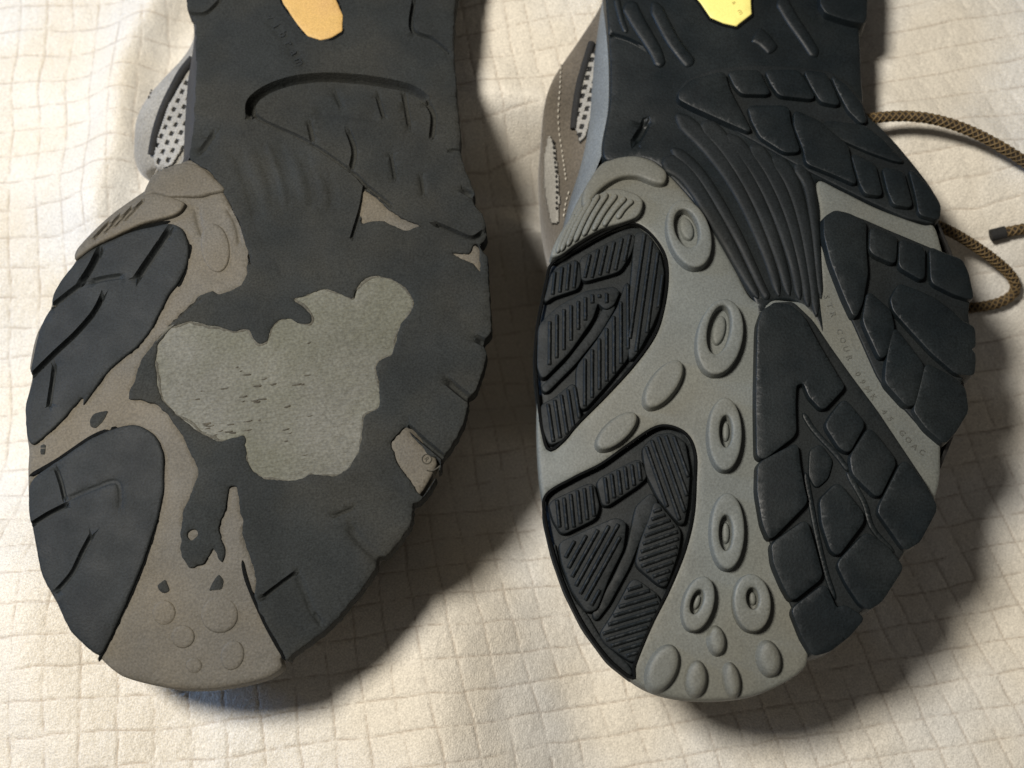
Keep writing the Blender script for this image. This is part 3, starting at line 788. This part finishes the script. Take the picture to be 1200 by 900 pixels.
leftL = [(118, 772), (98, 748), (76, 722), (62, 700), (50, 675), (42, 645), (37, 615), (33, 590), (32, 550), (33, 528), (30, 505), (30, 475), (37, 440), (34, 430), (42, 392), (58, 362), (64, 342),
         (88, 305), (92, 288), (128, 252), (170, 222), (200, 200), (220, 188), (226, 150), (230, 85), (228, 20), (220, 12)]
toeL = [(330, 783), (308, 796), (262, 806), (230, 808), (200, 806), (150, 795), (132, 785)]
silL = rightL+toeL+leftL+heelL[::-1]
def bulgeL(O):
    c = unproj([(215, 112)], SL)[0]*1000
    d = (O[:, 1]-c[1]); left = O[:, 0] < -60
    return np.where(left, np.exp(-(np.abs(d)/26)**3), 0)
msL, upL = body(SL, silL, LS, bulgeL, M['suede_l'], UB=24, midw=lambda O, w_: w_ > 5)
def dropL(P, d):
    Q = P*1000; dr = np.zeros(len(Q))
    for pl, hs, h in DROPS:
        W = unproj(np.array(pl, float), SL, .6*mm)*1000; ins = inside(Q, W)
        HH = [unproj(np.array(x, float), SL, .6*mm)*1000 for x in hs]
        for x in HH: ins &= ~inside(Q, x)
        dd = segdist(Q, [W]+HH); dr = np.maximum(dr, np.where(ins, 2.0*np.clip((dd-.3)/1.2, 0, 1), 0))
    return -dr
plate_outL = [(x-5, y-3) for x, y in rightL[8:]]+toeL+leftL[:22]+a1([(180, 500), (230, 505), (262, 540), (300, 600), (340, 680), (380, 770)])+[(300, 320), (400, 240), (418, 205), (500, 222)]
# main worn black sheet
patch = a6([(215, 225), (270, 240), (330, 250), (370, 265), (420, 255), (440, 290), (462, 313), (485, 307), (500, 260), (530, 225), (570, 218), (610, 238), (642, 240), (650, 222), (625, 182),
            (580, 152), (625, 138), (670, 122), (690, 113), (740, 130), (792, 155), (805, 110), (830, 80), (870, 65), (930, 80), (980, 115), (1007, 155), (1000, 190), (955, 240), (942, 290),
            (930, 350), (882, 365), (870, 390), (880, 440), (887, 520), (868, 543), (830, 560), (825, 620), (810, 690), (770, 750), (720, 775), (670, 770), (640, 763), (610, 785), (540, 787),
            (470, 780), (430, 750), (415, 700), (410, 627), (380, 637), (320, 650), (270, 630), (230, 602), (170, 555), (120, 510), (105, 460), (95, 360), (105, 310), (150, 250)])
main = (heelL[::-1][::-1][:0] +
        [(214, -40), (220, 12), (229, 22), (230, 85), (226, 150), (221, 186)] + a1([(205, 503), (262, 540), (300, 600), (340, 680), (368, 760), (382, 830)]) +
        a2([(872, 340), (868, 420), (850, 462), (800, 482), (765, 498), (750, 476), (700, 500), (645, 548), (592, 600), (540, 655), (490, 735), (470, 800), (445, 862), (500, 868), (550, 880), (585, 912)]) +
        a3([(480, 90), (520, 150), (545, 205), (567, 250), (545, 312), (520, 360), (514, 400), (514, 490), (540, 526), (580, 512), (608, 462), (622, 500), (634, 512), (642, 470), (620, 412), (640, 362), (652, 292), (675, 290),
            (688, 380), (692, 440), (715, 500), (730, 560), (722, 600), (750, 670), (815, 778)]))
mainpoly = main+rightL[::-1]+heelL
def LSnotch(P): return P
wedge = a1([(740, 592), (775, 615), (805, 645), (860, 682), (922, 706), (868, 720), (835, 708), (805, 690), (770, 688), (728, 702), (728, 670), (735, 630)])
tab = a4([(580, 643), (640, 718), (686, 748), (675, 790), (630, 857), (612, 835), (590, 800), (555, 755), (533, 690), (550, 668)])
corner = a4([(715, 117), (770, 122), (786, 90), (800, 92), (806, 180), (780, 150), (745, 135)])
dot = ellipse(225, 627, 6, 8, 30, 12)
W, D_ = .52, .65
gr = lambda f, p, w_=W, d_=D_: (f(p), w_, d_)
mg = [gr(a1, [(385, 360), (388, 318), (440, 278), (520, 252), (620, 242), (720, 247), (830, 264), (890, 282), (930, 312)], 1.0, 2.6),
      gr(a1, [(385, 350), (430, 382), (560, 442), (700, 537), (740, 575), (820, 640)], .42, .8),
      gr(a1, [(742, 575), (728, 650), (700, 745)], .42, .8),
      gr(a1, [(930, 315), (955, 360), (950, 432)], .6, .9), gr(a1, [(570, 345), (660, 352), (790, 368)], 1.4, .45),
      gr(a1, [(645, 285), (668, 335)], .6, .35), gr(a1, [(780, 300), (800, 368)], .5, .6), gr(a1, [(862, 290), (880, 395)], .55, .6),
      gr(a1, [(565, 378), (580, 445)], .6, .6), gr(a1, [(688, 408), (708, 470), (698, 530)], .6, .9), gr(a1, [(822, 480), (835, 560)], .5, .5), gr(a1, [(915, 545), (925, 610)], .5, .3),
      gr(a1, [(275, 410), (225, 478)], .7, .6), gr(a1, [(895, 0), (888, 92), (950, 122), (1000, 165)], .5, 1.0),
      gr(a1, [(340, 470), (385, 600), (410, 690)], 1.6, .45), gr(a1, [(460, 440), (505, 560), (520, 640)], 1.6, .45), gr(a1, [(545, 480), (575, 570), (585, 650)], 1.5, .4), gr(a1, [(410, 450), (450, 570), (465, 660)], 1.5, .35),
      gr(a1, [(620, 540), (640, 600), (640, 660)], 1.2, .3), gr(a1, [(430, 50), (500, 130), (540, 200)], 1.4, .25), gr(a1, [(170, 40), (240, 42), (290, 0)], .5, .8),
      gr(a1, [(1000, 470), (1050, 480), (1090, 560)], .4, .5), gr(a1, [(1040, 590), (1078, 612)], .7, 1.2), gr(a1, [(960, 700), (1020, 725), (1075, 745), (1112, 725)], .55, 1.2),
      gr(a4, [(790, 375), (828, 395)], .8, 1.4), gr(a4, [(700, 500), (760, 550), (785, 565)], .8, 1.2), gr(a4, [(700, 740), (640, 690), (585, 640)], .55, 1.3),
      gr(a5, [(145, 520), (200, 478), (252, 440)], .5, .9), gr(a5, [(252, 440), (300, 560)], .8, .3), gr(a5, [(360, 272), (425, 245)], .5, .4), gr(a5, [(400, 290), (450, 350), (520, 418)], 1.1, .7),
      gr(a5, [(300, 560), (330, 600)], .6, .4),
      gr(a2, [(470, 740), (520, 680), (610, 590), (700, 510)], .5, .5)]
piece('worn_black_tread', mainpoly, SL, .55, -4.4, M['worn_black'], LS, bevel=.35, mode='raw', ds=.55, grid=1.9, rough=.22, sm=2, lump=.17, lumpcell=6,
      holes=[patch, wedge, tab, corner, dot], hole_mode='raw', grooves=mg, flare=.15)
foamp = np.array(patch); cc = foamp.mean(0)
piece('exposed_foam', cc+(foamp-cc)*1.02, SL, .30, -.5, M['foam'], LS, bevel=.15, mode='raw', ds=.8, grid=.75, lump=.10, lumpcell=1.1, px=True)
def off_px(P, d):
    P = resample(np.array(P, float), 2.5)
    n = normals(P); n = n if sarea(P) > 0 else -n
    return P-n*(d+3.2*(vnoise(P[:, 0], P[:, 1], 17, 91)+.4*vnoise(P[:, 0], P[:, 1], 5, 92)))[:, None]
piece('worn_edge', off_px(patch, 2.0), SL, .40, -.5, M['edge'], LS, bevel=.12, mode='raw', ds=.6, grid=3, holes=[off_px(patch, -1.2)], hole_mode='raw')
# short dark scratches in the foam
for k in range(46):
    cx = random.gauss(300, 48); cy = random.gauss(462, 32); l = random.uniform(1.5, 6.5)
    if random.random() < .3: cx = random.gauss(255, 22); cy = random.gauss(505, 7)
    piece('foam_tear', strip([(cx-l, cy+random.uniform(-.2, .8)), (cx, cy), (cx+l, cy-random.uniform(.2, 2.0))], .5, random.uniform(.5, 1.3)), SL, .33+.10, .1, M['taupe_dark'], LS, bevel=.1, mode='raw', ds=.4, grid=5)
# worn side lugs of the left shoe
lAL = a2([(182, 538), (180, 500), (215, 440), (262, 382), (292, 350), (350, 320), (460, 272), (600, 240), (642, 260), (665, 320), (660, 385), (625, 460), (600, 480), (560, 560), (530, 620), (480, 680),
          (390, 750), (330, 830), (285, 895)])+a3([(240, 30), (170, 110), (90, 180), (74, 152), (70, 60), (88, 0)])+a2([(118, 792), (103, 772), (130, 640), (150, 585)])
piece('worn_lug', lAL, SL, .75, -4.6, M['worn_black_cool'], LS, bevel=.6, mode='raw', rough=.06, sm=10, lump=.15, lumpcell=8, flare=.1,
      grooves=[gr(a2, [(285, 455), (320, 400), (352, 338)], .8, 1.6), gr(a2, [(318, 452), (370, 438), (432, 430)], .6, .6), gr(a2, [(480, 440), (540, 350), (600, 262)], .8, 1.4),
               gr(a2, [(112, 782), (180, 715), (260, 640), (330, 560), (362, 498)], .6, 1.3), gr(a2, [(192, 745), (182, 820), (172, 890)], .5, .8), gr(a2, [(180, 540), (230, 500), (285, 458)], .6, 1.0)])
lBL = a3([(88, 268), (160, 220), (260, 152), (330, 122), (385, 110), (440, 140), (466, 190), (467, 300), (450, 380), (410, 500), (370, 600), (330, 690), (285, 782), (245, 750), (190, 695), (150, 600), (128, 570),
          (110, 520), (97, 430), (82, 385), (78, 300)])
piece('worn_lug', lBL, SL, .75, -4.6, M['worn_black_cool'], LS, bevel=.6, mode='raw', rough=.06, sm=16, lump=.16, lumpcell=8, flare=.1,
      grooves=[gr(a3, [(160, 240), (175, 285), (185, 328)], .45, .6), gr(a3, [(88, 402), (140, 370), (190, 345)], .5, 1.1), gr(a3, [(195, 328), (260, 300), (335, 280), (342, 360)], .6, .22),
               gr(a3, [(160, 592), (205, 540), (235, 480), (262, 430)], .5, .8), gr(a3, [(150, 600), (190, 695)], .3, .3)])
DROPS = [(mainpoly, [wedge, tab, corner, dot], 0), (lAL, [], 0), (lBL, [], 0)]
piece('outsole_plate', plate_outL, SL, 0.0, -4.5, M['taupe'], LS, bevel=.8, mode='cr', ds=.8, grid=1.3, extra=dropL, lump=.16, lumpcell=6, flare=.1,
      grooves=[(a2([(690, 190), (705, 260), (740, 320)]), .8, .35), (a2([(800, 190), (832, 250), (845, 320)]), .6, .3)])
# small remnants of black rubber on the grey
for sp in ([(255, 103), (270, 82), (310, 75), (295, 105), (272, 126), (258, 120)], [(115, 172), (132, 170), (128, 202), (114, 200)], [(448, 572), (470, 555), (486, 590), (465, 596), (450, 585)],
           [(590, 592), (622, 540), (638, 560), (632, 584)]):
    piece('rubber_remnant', a3(sp), SL, .22, -.3, M['worn_black'], LS, bevel=.15, mode='lug', rough=.1)
# worn bumps at the toe
for e in (ellipse(214, 746, 14, 14, 0), ellipse(257, 720, 22, 22, 20), ellipse(272, 768, 14, 18, 15), ellipse(227, 780, 10, 10, 0), ellipse(252, 290, 17, 29, -8), ellipse(192, 718, 14, 15, 0)):
    piece('worn_stud', e, SL, .28, -.3, M['taupe'], LS, bevel=.5, mode='raw', grid=1.3, flare=.3)
# near-black strips painting gap shade along the tread and lug edges
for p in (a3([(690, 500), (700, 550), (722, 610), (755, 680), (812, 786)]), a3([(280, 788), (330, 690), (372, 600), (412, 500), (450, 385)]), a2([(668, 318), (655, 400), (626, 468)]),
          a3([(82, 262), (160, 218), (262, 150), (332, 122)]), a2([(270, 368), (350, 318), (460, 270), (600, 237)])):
    piece('gap_shade_strip', strip(catmull(p, 4, False), 2.2, 2.2), SL, .12, -.3, M['black_rim_shade'], LS, bevel=.1, mode='raw')
# toe guard of the left shoe
piece('toe_guard', a2([(500, 150), (530, 80), (580, 48), (640, 30), (700, 40), (750, 80), (790, 125), (740, 140), (700, 150), (640, 150), (590, 150), (540, 140)]), SL, .9, -2.6, M['taupe'], LS, bevel=.9, mode='cr', flare=.6, lump=.12)
piece('toe_guard_block', a2([(265, 370), (275, 325), (375, 235), (505, 148), (560, 140), (640, 165), (645, 185), (610, 215), (500, 245), (400, 290), (330, 325)]), SL, 1.5, -3, M['taupe'], LS, bevel=.7, mode='cr', flare=.3,
      grooves=[(a2([(330+k*36, 300-k*22), (385+k*40, 240-k*25)]), .4, .6) for k in range(4)])
# badge
bl = [(335, -40), (328, -15), (331, 2), (345, 24), (360, 42), (376, 47), (388, 44), (401, 36), (402, 18), (396, 4), (385, -20), (372, -46), (350, -52)]
piece('logo_bezel', [(365+(x-365)*1.09, -2+(y+2)*1.07) for x, y in bl], SL, .62, .2, M['black_rim_shade'], LS, bevel=.2, mode='raw')
piece('logo_badge', bl, SL, .85, -.2, M['gold'], LS, bevel=.35, mode='raw', ds=.5, rough=.08)
text_mesh('embossed_lettering', 'vibram', [(317, 20), (336, 47), (351, 72)], SL, .56, 3.4, M['worn_black_cool'], LS, .10)
rg = ellipse(500, 538, 5.5, 5.5, 0, 18)
Pq = resample(unproj(np.vstack([rg, rg[:1]]), SL, .05*mm), .0004, False)
tube('circle_mark', np.c_[Pq, SL(Pq[:, 0], Pq[:, 1])+.00008], .00016, M['taupe_dark'], LS, 5)
text_mesh('mark_letter', 'R', [(500, 538), (503, 542)], SL, .05, 1.5, M['taupe_dark'], LS, .1)
Pq = resample(unproj(catmull([(500, 551), (506, 552), (512, 549), (516, 546)], 5, False), SL, 0.05*mm), .0004, False)
tube('mark_stroke', np.c_[Pq, SL(Pq[:, 0], Pq[:, 1])+.00008], .0002, M['taupe_dark'], LS, 5)
# left upper details
netp = [(228, 88), (232, 120), (222, 165), (205, 192), (188, 200), (183, 186), (188, 160), (200, 125), (214, 100)]
drape('mesh_backing', netp, upL, .0002, M['dark'], LS, thick=.0004)
nh2 = lambda x, y: not ((((x*.9+y*.42) % 9.5) < 4.6) and (((y-.35*x+5*(int((x*.9+y*.42)//9.5) % 2)) % 12) < 6.0))
drape('mesh_panel', netp, upL, .0007, M['net'], LS, step=1.0, thick=.0005, keep=nh2)
P = on_upper([(228, 70), (215, 86), (203, 108), (192, 132), (184, 158), (180, 182)], upL, .0005)
if len(P) > 3: tube('piping', P, .0013, M['dark'], LS, 8)
stitches([(193, 68), (185, 90), (177, 112), (172, 122)], upL, M['dark'], LS)
stitches([(186, 196), (181, 204), (176, 212)], upL, M['stitch'], LS)
